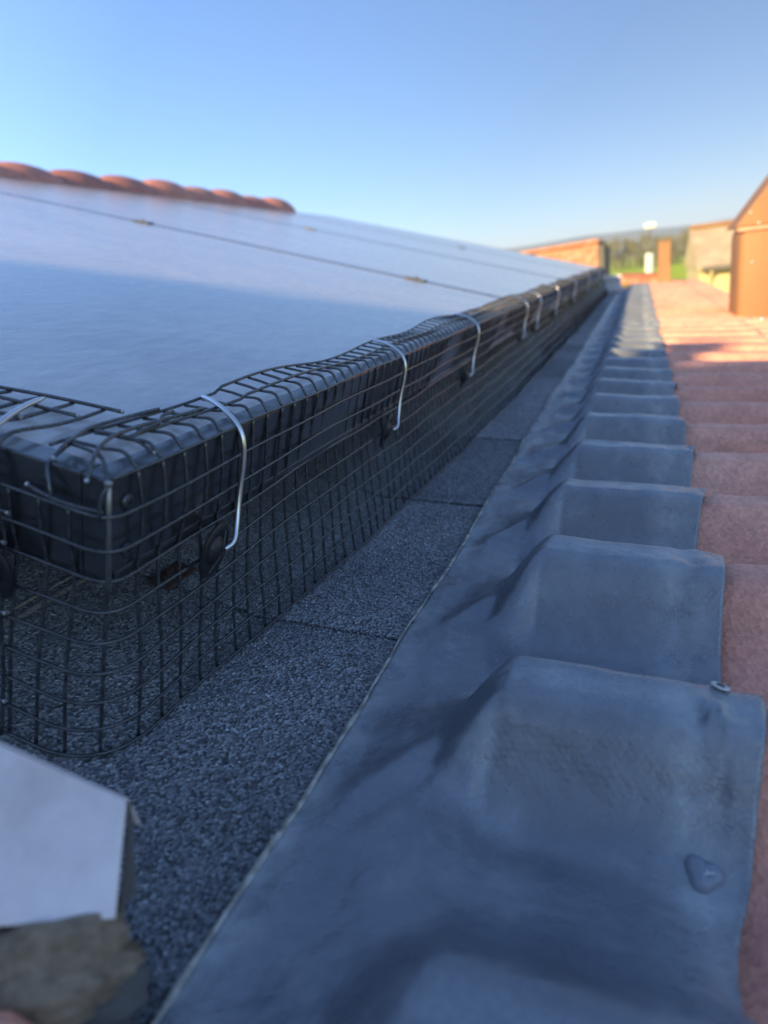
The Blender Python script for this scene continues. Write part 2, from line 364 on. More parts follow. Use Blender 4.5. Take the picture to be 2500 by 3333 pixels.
mb = tile_patch(.165,.64,1.3,2.6,.006,.01,M['tile'],'x'); mb2=tile_patch(.165,.455,2.6,4.2,.008,.01,M['tile'],'x')
mb.add(mb2.v[0], mb2.f); o2=hb(mb,'tile_roof',M['tile'],smooth=True)
# fascia + walls below
mb = MB()
for xe,u0,u1 in ((.64,-.6,2.6),(.455,2.6,4.2)):
    mb.box((xe-.012,u0,-.30),(xe+.008,u1,low(xe,0)[2]+.004))
mb.box((-.2,4.2,-.3),(.5,4.22,low(.2,0)[2]-.01))
hb(mb,'fascia_board',M['chimney'],bevel=.002)
mb = MB(); mb.box((-2.6,-6,GZ-.2),(.42,4.1,-.2)); hb(mb,'wall',M['wall'])
# back slope of main roof
mb=MB(); top=pan(1.46,0,n0); mb.grid(np.array([[ (top[0],uu,top[2]), (top[0]-1.4,uu,top[2]-.45)] for uu in (-.9,2.93)])); 
mb.grid(np.array([[ (top[0],uu,top[2]-.10), (top[0]-1.4,uu,top[2]-.5)] for uu in (2.93,4.2)])); hb(mb,'back_slope',M['wingtile'])
mb = MB(); mb.add([pan(1.44,4.2,n0), low(XB,4.2), low(.5,4.2), (.5,4.2,-.4), (-2.6,4.2,-.4), (-2.6,4.2,0)], [(0,1,2,3,4,5)]); hb(mb,'gable_wall',M['wall'])
# ridge caps
for k in range(19):
    u1 = 2.955-.203*k; u0 = u1-.235
    ss=np.linspace(0,1,14); ths=np.linspace(-.15*math.pi,1.15*math.pi,20)
    A=np.zeros((14,20,3)); c = pan(1.475,0,-.046)+np.array([random.uniform(-.006,.006),0,random.uniform(-.006,.005)]); tl=random.uniform(-.006,.006)
    for i,s_ in enumerate(ss):
        r = .072 + .024*(1-abs(2*s_-1)**2.4) - .006*s_*(1 if k else 0)
        if k==0 and s_>.8: r -= .03*((s_-.8)/.2)**2
        for j,t in enumerate(ths):
            A[i,j]=(c[0]+r*1.15*math.cos(t), u0+(u1-u0)*s_, c[2]-.007+tl*s_+r*math.sin(t))
    mb=MB(); mb.grid(A); o=hb(mb,'ridge_tile',M['ridge'],smooth=True)
    sm=o.modifiers.new('s','SOLIDIFY'); sm.thickness=.010; sm.offset=-1
# unseen wing added behind the camera so its ridge shades the near roof
def shade_wing_pt(x, d, side):  # d metres from the ridge, side -1 towards the camera side
    return (x, -3.0+side*d, .88-.37*d)
mb=MB()
xs=np.arange(-3.6,.46,.025); ds=np.linspace(0,1.05,12)
for side in (1,-1):
    A=np.array([[ (xx, -3.0+side*d, .865+.31-.37*d + .014*math.cos(2*math.pi*xx/.15)) for d in ds] for xx in xs]); mb.grid(A)
hb(mb,'shade_wing_roof',M['wingtile'],smooth=True)
mb=MB()
mb.add([(-3.5,-2.05,-.6),(.38,-2.05,-.6),(.38,-2.05,.81),(-3.5,-2.05,.81),(-3.5,-3.95,-.6),(.38,-3.95,-.6),(.38,-3.95,.81),(-3.5,-3.95,.81),(.38,-3,1.15),(-3.5,-3,1.15)],
       [(0,1,2,3),(5,4,7,6),(1,5,6,8,2),(4,0,3,9,7)]); hb(mb,'shade_wing_wall',M['wall'])
for k in range(20):
    u0=-3.62+.205*k; A=np.zeros((8,12,3))
    for i,s_ in enumerate(np.linspace(0,1,8)):
        for j,t in enumerate(np.linspace(0,math.pi,12)):
            r=.05+.008*s_; A[i,j]=(u0+.23*s_, -3+r*math.cos(t)*1.3, .846+.31+r*math.sin(t)*.72)
    mb=MB(); mb.grid(A); hb(mb,'shade_wing_ridge_tile',M['ridge'],smooth=True)
mb=MB(); mb.disc((-1.40,-3,1.17),(0,0,1),(1,0,0),[(.05,0),(.05,.06),(.036,.065),(.036,.085),(.06,.088),(.055,.098)],20); hb(mb,'shadow_pot',M['ridge'])  # unseen pot added for the bump in the cast shadow's edge

# ---------------------------------------------------------------- flashing
def flash_h(X, Uu):
    skew = .75*np.maximum(.106-X, 0) * (1+.7*(vnoise(Uu*9+31, X*0+2,4)-.5))
    end = .004*(vnoise(Uu*11+17, X*0+5,9)-.5)
    st = sstep(.083+end,.110+end,X)
    pre = sstep(.056,.105,X)*(1-st)
    jit = .005*(vnoise(Uu*8+3, X*0+7,5)-.5)
    amp = AMP*(1+.08*(vnoise(Uu*6+11,X*0,6)-.5))
    wv = wave(Uu+skew+jit)
    T = BASE + amp*wv
    T = T + (.010-T)*.68*np.exp(-((Uu+.070)/.060)**2)
    h = st*T + pre*(.20*T+.0015)
    h += .0012*np.exp(-((X-.095)/.009)**2)*wv*(1+.6*(vnoise(Uu*14,X*0,12)-.5))
    h += .0030*(vnoise(X*60+4,Uu*26+9,1)-.5)*sstep(.05,.065,X)*(1-.55*sstep(.10,.12,X))
    h += .0016*(vnoise(X*25+4,Uu*55+9,8)-.5)
    # puckered folds where the sheet gathers at the foot of each roll
    ph=(warp(Uu+1.25*np.maximum(.1-X,0))-W0)/WP
    dd = ph-np.round(ph)
    h += .0024*np.exp(-(dd/.07)**2)*np.exp(-((X-.076)/.012)**2)
    h -= .0012*np.exp(-((dd+.14)/.08)**2)*np.exp(-((X-.080)/.012)**2)
    # crumpled outer strip
    h += .0016*(vnoise(X*170+4,Uu*120+9,3)-.5)*sstep(.160,.172,X)
    for (cx_,cu,s1,s2,a) in ((.1705,.045,.0025,.008,-.0018),(.1755,.050,.002,.006,.0024),(.1715,.052,.002,.004,.0016),(.1775,.034,.0012,.006,-.0016),(.184,-.015,.005,.0025,.0018),(.178,-.028,.006,.004,-.002),(.186,.030,.004,.002,-.0014),(.125,.012,.012,.008,-.0016)):
        h += a*np.exp(-((X-cx_)/s1)**2-((Uu-cu)/s2)**2)
    return h
def flash_pt(X, Uu, extra=0):
    h = flash_h(X,Uu)+extra+.0024; zz=-(HF+X*math.sin(F))/math.cos(F)
    return np.stack([X+h*NF[0],Uu+0*X,zz+h*NF[2]],-1)
def edgeL(u): return .0478+.0012*np.sin(u*7)+.0009*np.sin(u*31+1)
def edgeR(u): return np.interp(u,[-.1,0,.055,.16,.5,4],[.1750,.1800,.1875,.1895,.1885,.1895])+.0022*np.sin(u*17+1)+.0014*np.sin(u*47)+.0008*np.sin(u*111)
mb=MB()
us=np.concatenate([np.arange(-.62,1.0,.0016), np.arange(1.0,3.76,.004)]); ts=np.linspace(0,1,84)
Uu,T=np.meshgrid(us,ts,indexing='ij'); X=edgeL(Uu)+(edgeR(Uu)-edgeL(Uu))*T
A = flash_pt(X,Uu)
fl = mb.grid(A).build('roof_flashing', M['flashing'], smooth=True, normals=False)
# sky sheen painted along the roll crests, plus spots of abrasion and chalky dirt
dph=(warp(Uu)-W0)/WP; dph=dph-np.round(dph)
sheen_wear=.62*np.exp(-((dph+.01)/.09)**2)*sstep(.100,.113,X)*(.45+.9*vnoise(X*130,Uu*60,21))
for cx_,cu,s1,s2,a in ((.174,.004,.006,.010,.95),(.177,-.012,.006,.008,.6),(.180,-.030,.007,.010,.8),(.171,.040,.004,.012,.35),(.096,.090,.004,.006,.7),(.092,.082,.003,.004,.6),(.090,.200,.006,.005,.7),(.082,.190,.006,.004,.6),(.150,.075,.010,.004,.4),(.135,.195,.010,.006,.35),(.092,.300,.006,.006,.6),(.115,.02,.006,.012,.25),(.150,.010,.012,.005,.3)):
    sheen_wear+=a*np.exp(-((X-cx_)/s1)**2-((Uu-cu)/s2)**2)*(.35+1.1*vnoise(X*420+3,Uu*300,22))
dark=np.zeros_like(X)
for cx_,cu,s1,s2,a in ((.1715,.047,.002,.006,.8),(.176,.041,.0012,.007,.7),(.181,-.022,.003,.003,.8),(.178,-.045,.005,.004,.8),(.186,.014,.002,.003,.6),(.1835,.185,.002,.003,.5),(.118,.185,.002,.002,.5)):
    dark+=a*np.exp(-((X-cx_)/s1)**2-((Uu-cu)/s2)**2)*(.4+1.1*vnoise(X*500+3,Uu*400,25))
for nm_,arr in (('sheen_wear',sheen_wear),('stain',dark)):
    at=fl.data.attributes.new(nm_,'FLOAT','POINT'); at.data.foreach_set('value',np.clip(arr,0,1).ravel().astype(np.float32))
sm=fl.modifiers.new('s','SOLIDIFY'); sm.thickness=.0018; sm.offset=-1
tag(fl,'grey-blue rubbery roof flashing strip moulded over the waves of the red tiles','roof flashing')
mb=MB(); pts=[]
us=np.arange(-.62,3.76,.004); r=.0008+.0006*vnoise(us*90,us*0+2)
xx=edgeL(us)-.0004; pts=flash_pt(xx,us,-.0011)
mb.tube(pts,.001,6,taper=r*1.35); ob=mb.build('sealant_bead',M['sealant'],smooth=True); ob.parent=fl
# screw + washer, silicone blob on the flashing
def on_flash(x,u):
    p=flash_pt(np.array([x]),np.array([u]))[0]; e=1e-3
    a=flash_pt(np.array([x+e]),np.array([u]))[0]-p; b=flash_pt(np.array([x]),np.array([u+e]))[0]-p
    n=np.cross(a,b); return p,n/np.linalg.norm(n)
p,n=on_flash(.1775,.064)
s_=empty('roofing_screw',tuple(p)); tag(s_,'small silver ringed screw head on the crest of the second flashing wave','screw')
mb=MB(); mb.disc((0,0,0),n,(1,0,0),[(.0031,0),(.0033,.0005),(.0026,.0009),(.0019,.0004),(.0018,.0003)],20); mb.build('washer',M['lamp'],s_,smooth=True)
mb=MB(); mb.disc((0,0,0),n,(1,0,0),[(.0014,.0003),(.0014,.0010),(.0008,.0013)],14); mb.build('screw_head',M['screwb'],s_)
p,n=on_flash(.1735,.015)
s_=empty('sealed_screw',tuple(p)); tag(s_,'screw under a clear lump of silicone near the outer flashing edge','screw')
mb=MB(); rr=[(.0056,-.0012),(.0056,.0002),(.0048,.0014),(.0036,.0023),(.0020,.0028),(.0006,.0027)]
mb.disc((0,0,0),n,(1,0,0),rr,24); v=mb.v[0]; v*= (1+.16*np.sin(np.arctan2(v[:,1],v[:,0])*3+.6))[:,None]
mb.build('silicone_blob',M['silicone'],s_,smooth=True)
mb=MB(); nn=np.array(n)*.0028
for ang in (.2,1.9,3.6):
    d=np.array([math.cos(ang),math.sin(ang),0])*.0018; mb.tube([nn*1.0,nn*1.06+d],.0003,5)
mb.build('cross_slot',M['lamp'],s_)

# ---------------------------------------------------------------- solar panels
def panel(name, u0, u1, label, first=False):
    t = empty(name, tuple(pan(0,u0,0))); o0=pan(0,u0,0)
    tag(t, label, 'solar panel', 'solar panels side by side on the roof')
    FW=.0105; FH=.038; VV=1.40
    T=lambda v,u,n: pan(v,u,n)
    def bar(v0_,v1_,a,b):
        mb=MB(); mb.box((v0_,a,-FH),(v1_,b,0),T); return mb.build('frame_bar',M['frame'],t,origin=o0,bevel=.0009)
    g=.0002
    bar(0,FW,u0,u1)                     # low edge bar
    bar(VV-FW,VV,u0,u1)
    bar(FW+g,VV-FW-g,u0,u0+FW); bar(FW+g,VV-FW-g,u1-FW,u1)
    mb=MB(); mb.box((FW-.001,u0+FW-.001,-.0065),(VV-FW+.001,u1-FW+.001,-.0005),T); mb.build('glass',M['glass'],t,origin=o0)
    mb=MB(); mb.box((.03,u0+.03,-.012),(VV-.03,u1-.03,-.0068),T); mb.build('backsheet',M['screwb'],t,origin=o0)
    mb=MB(); mb.box((FW,u0+FW,-.038),(.028,u1-FW,-.0365),T); mb.build('bottom_flange',M['frame'],t,origin=o0,bevel=.0004)
    # lower lip
    mb=MB(); mb.box((-.0008,u0+.002,-.0378),(.0,u1-.002,-.0335),T); mb.build('drip_lip',M['frame'],t,origin=o0,bevel=.0003)
    for nn in (-.0095,-.0275):
        for uu in ((u0+.0085),(u1-.0085)):
            s=MB(); c=pan(-.0003,uu,nn)-o0; ax=-V
            s.disc(c,ax,N,[(.0026,0),(.0026,.0004),(.0022,.0010),(.0010,.0013)],20)
            so=s.build('frame_screw',M['screwb'],t,smooth=True,sharp=30)
            cr=MB()
            for k in (0,1):
                a=.0012 if k else .00028; b=.00028 if k else .0012
                cr.box((-.0001,-a,-b),(.00012,a,b),lambda x_,y_,z_:c+ax*(.00135+x_)+y_*U+z_*N)
            cc=cr.build('cross_recess',M['gap'],so)
    return t
panel('solar_panel', 0, .868, 'nearest black-framed solar panel, lower half in blue shade, its corner by the camera')
panel('solar_panel', .873, 1.706, 'second solar panel along the roof, pale with dust in full sun')
panel('solar_panel', 1.711, 2.52, 'third solar panel along the roof, behind the second dark panel gap')
panel('solar_panel', 2.525, 3.33, 'farthest solar panel, its outer edge ending the row before the white block')
# corner key (light mitre line on near corner)
sp = bpy.data.objects['solar_panel']; o0=pan(0,0,0)
mb=MB(); mb.tube([pan(-.0006,-.0006,.0002)-o0,pan(-.0007,-.0007,-.010)-o0,pan(-.0005,-.0005,-.0385)-o0],.0009,8)
mb.tube([pan(.0105,.0105,.0001),pan(.005,.005,.0003),pan(-.0004,-.0004,.0002)],.00022,6)
mb.build('corner_seam',M['mitre'],sp,smooth=True)
mb=MB(); mb.disc(pan(-.0006,-.0006,.0001),N,U,[(.0012,-.0012),(.0014,0),(.0008,.0007)],12); mb.build('corner_cap',M['mitre'],sp,smooth=True)
# front rail and rusty bracket
def simple(name, mb, mat, label, cat, origin, group=None, **kw):
    o = mb.build(name, mat, None, origin=origin, **kw); tag(o,label,cat,group); return o
mb=MB(); mb.box((.30,-.04,-.075),(.335,3.3,-.040),lambda v,u,n:pan(v,u,n)); simple('mounting_rail',mb,M['rail'],'aluminium mounting rail running beneath the row of solar panels','rail',pan(.3,0,-.06),bevel=.001)
b=empty('roof_bracket',tuple(pan(.055,.118,n0))); tag(b,'small rusty brown bracket with bolt on shingles behind the wire mesh','bracket'); o0=pan(.055,.118,n0)
mb=MB(); mb.box((.049,.105,n0),(.063,.131,n0+.002),lambda v,u,n:pan(v,u,n)); mb.build('base_plate',M['rust'],b,origin=o0,bevel=.0006)
mb=MB(); mb.disc(pan(.055,.113,n0+.002)-o0,N,U,[(.0035,0),(.0035,.002),(.002,.0024),(.002,.006),(.001,.0062)],6); mb.build('bolt',M['rust'],b)
# shiny clamps bridging the gaps between panels
for (uu,vv,lb) in ((.8705,.66,'mid clamp higher on the first panel gap, short bright bar'),(.8705,.17,'mid clamp low on the first panel gap near the mesh'),(1.7085,.75,'mid clamp midway up the second panel gap'),(2.5225,.5,'mid clamp on the third panel gap near the end of the row')):
    t=empty('mid_clamp',tuple(pan(vv,uu,0))); tag(t,lb,'clamp','clamps holding the solar panels'); o0=pan(vv,uu,0)
    mb=MB(); mb.box((vv-.016,uu-.009,.0004),(vv+.016,uu+.009,.0022),lambda v,u,n:pan(v,u,n)); mb.build('clamp_plate',M['frame'],t,origin=o0,bevel=.0008)
    mb=MB(); mb.disc(0*N,N,U,[(.003,.0022),(.003,.0040),(.002,.0042),(.002,.003)],12); mb.build('bolt_head',M['screwb'],t)

# ---------------------------------------------------------------- wire mesh guard
CELL=.0127; WR=.00070
def fu(u): return np.interp(u,[-.1,.05,.29,.68,1.6,3.5],[.005,.007,.022,.033,.041,.046])
def side_out(t,u):       # distance outward from the frame's side (rows 0..9)
    wob=.0016*math.sin(u*23+.6)*math.sin(t*.5)+.0009*math.sin(u*51+t)
    o_=.0016+wob*.6
    if t>3: o_ += fu(u)*((t-3)/6)**1.15
    o_ += .0022*math.exp(-((u-.04)/.05)**2)*math.sin(min(t,3)/3*math.pi)
    return o_
def side_n(t,u):
    if t<=3: return .0012-CELL*t
    Xf=None
    o9=side_out(9,u); v=-o9
    # foot on the low roof
    x=-v*math.cos(P)
    for _ in range(4):
        z=low(x,0)[2]+.0012; n9=(z-v*V[2])/N[2]; x=v*V[0]+n9*N[0]
    n3=.0012-CELL*3
    return n3+(n9-n3)*(t-3)/6
def front_out(t,v):
    return .0018+.0012*math.sin(v*60+t)*.5+(.0095*((t-3)/6) if t>3 else .0016*math.sin(t/3*math.pi))
def front_n(t,v):
    n3=.0012-CELL*3; n9=n0+.0015
    return (.0012-CELL*t) if t<=3 else n3+(n9-n3)*(t-3)/6
def guard_pt(t, s, off=0.0):   # s>0 along the side (u=s), s<0 along the front (v=-s); rounded corner
    r=.0035+.0016*t+.005*(t>3)*((t-3)/6)
    def side(s_): return pan(-side_out(t,s_)-off, s_, side_n(t,s_))
    def front(s_): return pan(-s_, -front_out(t,-s_)-off, front_n(t,-s_))
    if s>=r: return side(s)
    if s<=-r: return front(s)
    a=front(-r); b=side(r)
    cn=.5*(side_n(t,r)+front_n(t,r)); c=pan(-side_out(t,r)-off,-front_out(t,r)-off,cn)
    k=(s+r)/(2*r); return (1-k)**2*a+2*k*(1-k)*c+k*k*b
g1=empty('wire_mesh_guard',tuple(pan(0,0,-.05))); tag(g1,'long black welded wire mesh skirt closing the gap under the panels to the shingles','wire mesh')
O1=pan(0,0,-.05)
mb=MB(); nub=MB(); S1=3.30
def top_pt(k,u):        # k = 0 rim, 1, 2 cells in over the glass
    if k==0: return pan(-side_out(0,u)*.8,u,.0012)
    lift=.0012+.0030*max(0,math.sin(u*17.5-.6))**1.5*(1 if u>.1 else .3)+.0016*math.sin(u*41+k)*.5
    wv=.0012*math.sin(u*17.5+.8)+.0008*math.sin(u*47)
    d=[0,.0125,.0250][k]
    if k==1: return pan(d-.0008+wv*.5,u,.0038+lift*.6)
    return pan(d+wv,u,.0022+lift)
# rows
for t in range(0,10):
    s0 = 0.0 if t==0 else -.052
    ss=np.concatenate([np.arange(s0,.06,.0022),np.arange(.06,S1,.00635)])
    if t==0: ss=np.concatenate([np.arange(.001,.06,.0025),np.arange(.06,S1,.00635)])
    mb.tube([guard_pt(t,s) for s in ss],WR,6)
# the bottom hem: last wire lies on the roof
for k in (1,2):
    ss=np.arange(.026 if k==1 else .004,S1,.0055); mb.tube([top_pt(k,s) for s in ss],WR,6)
# uprights
i=0; cols=[]
s=-.0508
while s<S1:
    cols.append(s); s+=CELL
for s in cols:
    sj=s+random.uniform(-.0006,.0006)
    ts=[0,.5,1,2,3,4,5,6,7,8,9] if s<1.0 else [0,3,6,9]
    if s<.6: ts=list(np.arange(0,9.01,.5))
    lean=random.uniform(-.0012,.0012)
    body=[guard_pt(t,sj+lean*t/9,-.0010) for t in ts if not (s<.012 and t<.9)]
    if s>.012:
        u_=sj
        a=top_pt(2,u_); b_=top_pt(1,u_); c_=top_pt(0,u_)
        mid=.5*(b_+c_)+N*.0030-V*.001
        arc=smooth_curve([a-N*.0008,.5*(a+b_)-N*.0006,b_-N*.0008,mid-N*.0010,c_+V*.0006-N*.0004],5 if s<.8 else 2)
        mb.tube(arc,WR,6)
    mb.tube(smooth_curve(body,2) if s<.6 else body,WR,6)
    if s<.9:
        for t in range(0 if s>.012 else 1,10):
            c=guard_pt(t,sj+lean*t/9,.0004); nub.add(c+np.array([(1,0,0),(-1,0,0),(0,1,0),(0,-1,0),(0,0,1),(0,0,-1)])*.00062,[(0,2,4),(2,1,4),(1,3,4),(3,0,4),(2,0,5),(1,2,5),(3,1,5),(0,3,5)])
mb.build('welded_wires',M['wire'],g1,smooth=True,origin=O1,normals=False)
nub.build('weld_points',M['wire'],g1,origin=O1,smooth=True)
# snipped, curling wires at the near top corner
mb=MB(); cuts=[]
def add_cut(p,q_,r,k=8): cuts.append(MB().tube([p,q_],r,k))
def snip(pts,n=5,cutend=True,first=False):
    q_=smooth_curve([pan(*p_) for p_ in pts],n); mb.tube(q_,WR*1.05,8)
    if cutend:
        d=q_[-1]-q_[-2]; d/=np.linalg.norm(d); add_cut(q_[-1]-d*.0006,q_[-1]+d*.0004,WR*1.12)
    if first:
        d=q_[0]-q_[1]; d/=np.linalg.norm(d); add_cut(q_[0]-d*.0006,q_[0]+d*.0004,WR*1.12)
snip([(.0262,.060,.0042),(.0268,.045,.0046),(.0264,.033,.0052),(.0268,.0235,.0050),(.0245,.014,.0050),(.0215,.006,.0052),(.0195,-.002,.0028)])   # inner row, bending out over the front
snip([(.0130,.070,.0055),(.0140,.050,.0058),(.0142,.040,.0064),(.0140,.026,.0068),(.0120,.014,.0070),(.0085,.004,.0052),(.0062,-.0022,-.0010)])
snip([(.0268,.0235,.0040),(.018,.0245,.0046),(.0095,.0250,.0046),(.0035,.0250,.0026),(.0015,.0250,.0022)])
snip([(.0225,.0085,.0044),(.014,.008,.0044),(.0075,.006,.0040),(.002,.0015,.0018),(-.0006,-.0008,-.0008),(.0006,-.0028,-.006),(.0005,-.0034,-.012)],cutend=False)
snip([(.0225,.0085,.0040),(.0235,.003,.001),(.0225,-.001,-.001),(.0195,-.0035,-.007),(.0190,-.003,-.0115)])
snip([(.0000,-.0022,-.0100),(.012,-.0032,-.0105),(.022,-.0034,-.0098),(.0290,-.0030,-.0085)])
snip([(.0128,.030,.0052),(.0128,.0415,.0062),(.0150,.047,.0072),(.0140,.053,.0078)])
mb.build('snipped_wires',M['wire'],g1,smooth=True,origin=O1); [c.build('cut_end',M['cut'],g1,origin=O1) for c in cuts]; cuts.clear()
# second mesh sheet across the front end of the array, overlapping at the corner
g2=empty('wire_mesh_sheet',tuple(pan(.1,0,-.05))); tag(g2,'shorter black wire mesh sheet folded over the front end of the nearest panel','wire mesh'); O2=pan(.1,0,-.05)
mb=MB(); VE=.46
def g2top(k,v):
    d=[-.003,.0235,.0365,.0492][k]-.21*min(max(v-.036,-.01),.055)*(k>0); l=[.0012,.0034,.0030,.0026][k]
    return pan(v,d+.0006*math.sin(v*70+k),l+.0006*math.sin(v*40+k*2))
def g2f(t,v): return pan(v,-front_out(t,v)-.0022-.0007*math.sin(t*1.3+v*50),front_n(t,v)+.0035 if t<9 else front_n(t,v))
starts={0:.030,1:.0535,2:.0445,3:.0365}
for k in (1,2,3):
    vs=np.arange(starts[k]-.002*(k!=1),VE,.005); p_=[g2top(k,v) for v in vs]; mb.tube(p_,WR*1.1,8)
    add_cut(p_[0]-V*.0003,p_[0]+V*.0005,WR*1.15)
for t in range(1,10):
    vs=np.arange(.040+.004*math.sin(t*2.1),VE,.004); p_=[g2f(t,v) for v in vs]; mb.tube(p_,WR,7)
    add_cut(p_[0]-V*.0003,p_[0]+V*.0004,WR*1.1)
v=.0420; k=0
while v<VE:
    up=[g2top(3,v),g2top(2,v),g2top(1,v),pan(v,.005,.0048),pan(v,-.0015,.0016),pan(v,-.0030,-.004)]
    mb.tube(smooth_curve(np.array(up)-N*.0009,4),WR*1.05,7)
    bd=[pan(v,-.0030,-.004)-N*.0009]+[g2f(t,v+.0011*t*(.35 if k%2 else -.4))+U*.0011 for t in range(1,10)]
    mb.tube(smooth_curve(bd,2),WR,7)
    v+=CELL; k+=1
mb.build('welded_wires',M['wire'],g2,smooth=True,origin=O2,normals=False); [c.build('cut_end',M['cut'],g2,origin=O2) for c in cuts]

# ---------------------------------------------------------------- mesh clips
def make_clip(a0, A_, Out, lab, shape=0):
    """hook of bent aluminium wire over the frame + black disc; A_ along the edge, Out away from the frame"""
    org = a0*A_ + (-.049)*N
    def W(a,o_,n): return (a0+a)*A_ + o_*Out + n*N - org
    t=empty('mesh_clip',tuple(org)); tag(t,lab,'clip','silver hook clips holding the wire mesh to the panel frame')
    if shape==0: pts=[W(.0240,-.0255,.0045),W(.0175,-.0150,.0058),W(.0120,-.0055,.0052),W(.0094,.0015,.0022),W(.0084,.0055,-.0035),W(.0080,.0068,-.0120),W(.0070,.0070,-.0220),W(.0050,.0078,-.0310),W(.0016,.0096,-.0385),W(-.0030,.0114,-.0432),W(-.0074,.0102,-.0452)]
    else: pts=[W(.0180,-.0390,.0040),W(.0125,-.0240,.0050),W(.0060,-.0085,.0050),W(.0030,.0015,.0020),W(.0018,.0058,-.0040),W(.0012,.0068,-.0110),W(.0012,.0070,-.0200),W(.0016,.0080,-.0290),W(.0020,.0104,-.0370),W(.0006,.0120,-.0415),W(-.0026,.0108,-.0430)]
    c=smooth_curve(pts,6); r=np.full(len(c),.00105); r[0]=.0004; r[1]=.0008
    mb=MB(); mb.tube(c,.00112,10,taper=r*1.07); mb.build('hook_wire',M['clip'],t,smooth=True)
    d=MB(); cc=W(-.0084,.0066,-.0468) if shape==0 else W(.0008,.0066,-.0440)
    ax=Out*.97+A_*.10+N*-.08
    d.disc(cc,ax,N,[(.0118,-.0012),(.0120,-.0004),(.0112,.0004),(.0085,.0002),(.0064,-.0002),(.0056,.0008),(.0040,.0022),(.0014,.0026)],36)
    d.build('disc',M['disc'],t,smooth=True,sharp=50)
    s=MB()
    for kk in range(4):
        an=kk*math.pi/2+.6; e=math.cos(an)*N+math.sin(an)*A_; s.tube([cc+e*.0015+Out*.0028,cc+e*.0095+Out*.0008],.00028,5)
    s.build('spoke',M['screwb'],t)
    return t
OutS=-V; OutF=-U
c0=make_clip(.0635,U,OutS,'silver hook clip nearest the panel corner, its black disc resting on the side mesh')
make_clip(.0440,V,OutF,'silver hook clip on the front end of the panel, cut off by the picture edge',1)
names=['second silver hook clip along the side mesh from the near corner','third silver hook clip along the side mesh, its tip catching sunlight','fourth silver hook clip along the side mesh, first of the far bunch','fifth silver hook clip along the side mesh, just beyond the first panel gap','sixth silver hook clip along the side mesh','seventh silver hook clip, sunlit, well down the side mesh','eighth silver hook clip, small and blurred far down the mesh','farthest silver hook clip before the white block']
for lb,uu in zip(names,(.275,.508,.845,.985,1.26,1.66,2.15,2.75)):
    t=c0.copy(); COL.objects.link(t); t.location = c0.location + Vector((0,uu-.0635,0)); t['label']=lb
    t.rotation_euler=(0,0,0); dv=Vector((0,random.uniform(-.06,.06),0)); t.rotation_euler=(0,random.uniform(-.03,.03),0)
    for ch in list(c0.children):
        c=ch.copy(); COL.objects.link(c); c.parent=t

# ---------------------------------------------------------------- white blocks
def wblock(name, label, x0, x1, u0, u1, h0, h1, mat):
    t=empty(name,tuple(low(x0,u0,0))); o0=low(x0,u0,0); tag(t,label,'bracket','white metal blocks on the shingles'); return t,o0
# near one: folded sheet, sloping top, close to the camera
t=empty('white_bracket',(.0,-.07,-.1)); tag(t,'pale grey-white folded metal sheet standing in the near left corner over brown mortar','bracket','white metal pieces on the shingles'); o0=np.array((.0,-.07,-.1))
def sheetpt(x,y,z): return (x,y,z)
def plate(pts, th, nm, mat, bev=.0006):
    pts=np.array(pts); n=np.cross(pts[1]-pts[0],pts[2]-pts[0]); n/=np.linalg.norm(n)
    k=len(pts); mb=MB(); mb.add(np.vstack([pts,pts+n*th]),[tuple(range(k)),tuple(range(k,2*k))[::-1]]+[(i,(i+1)%k,k+(i+1)%k,k+i) for i in range(k)])
    return mb.build(nm,mat,t,origin=o0,bevel=bev)
TR=np.array([.0346,-.0559,-.0667]); BR=np.array([.0443,-.0760,-.0802])
face=plate([TR,BR,(.0146,-.0929,-.0727),(-.0134,-.0616,-.0453)],-.0012,'face_plate',M['white'])
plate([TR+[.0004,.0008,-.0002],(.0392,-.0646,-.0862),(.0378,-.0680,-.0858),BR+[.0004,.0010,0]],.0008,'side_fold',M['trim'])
plate([TR+[-.0006,.0014,-.0004],(-.0140,-.0600,-.0455),(-.0140,-.0570,-.0560),TR+[-.0010,.0030,-.0100]],.0008,'back_fold',M['white'])
def lump(name, c, r3, mat, lab=None, cat=None, seed=1, parent=None, n=(40,24), am=.25, origin=None):
    th=np.linspace(0,2*math.pi,n[0]); ph=np.linspace(0,math.pi,n[1]); T_,P_=np.meshgrid(th,ph,indexing='ij')
    d=np.stack([np.cos(T_)*np.sin(P_),np.sin(T_)*np.sin(P_),np.cos(P_)],-1)
    k=1+am*(vnoise((d[...,0]+2)*3,(d[...,1]+d[...,2]*1.7+4)*3,seed)-.5)*2+.35*am*(vnoise((d[...,0]+2)*9,(d[...,1]+d[...,2]*1.7+4)*9,seed+5)-.5)*2
    k[-1,:]=k[0,:]
    return MB().grid(np.asarray(c)+d*k[...,None]*np.asarray(r3)).build(name,mat,parent,smooth=True,origin=origin if origin is not None else (None if parent else c))

# mortar bed beneath the sheet
mo=lump('mortar_lump',np.array([.0215,-.0855,-.0885]),(.0275,.0140,.0130),M['mortar'],seed=3,am=.2); tag(mo,'rough brown mortar lump under the white metal sheet in the near left corner','mortar')
mo.rotation_euler=(0,0,.34)
bs=lump('dark_bedding',np.array([.001,.004,-.018]),(.0235,.0105,.0120),M['trim'],seed=6,am=.15,parent=mo)
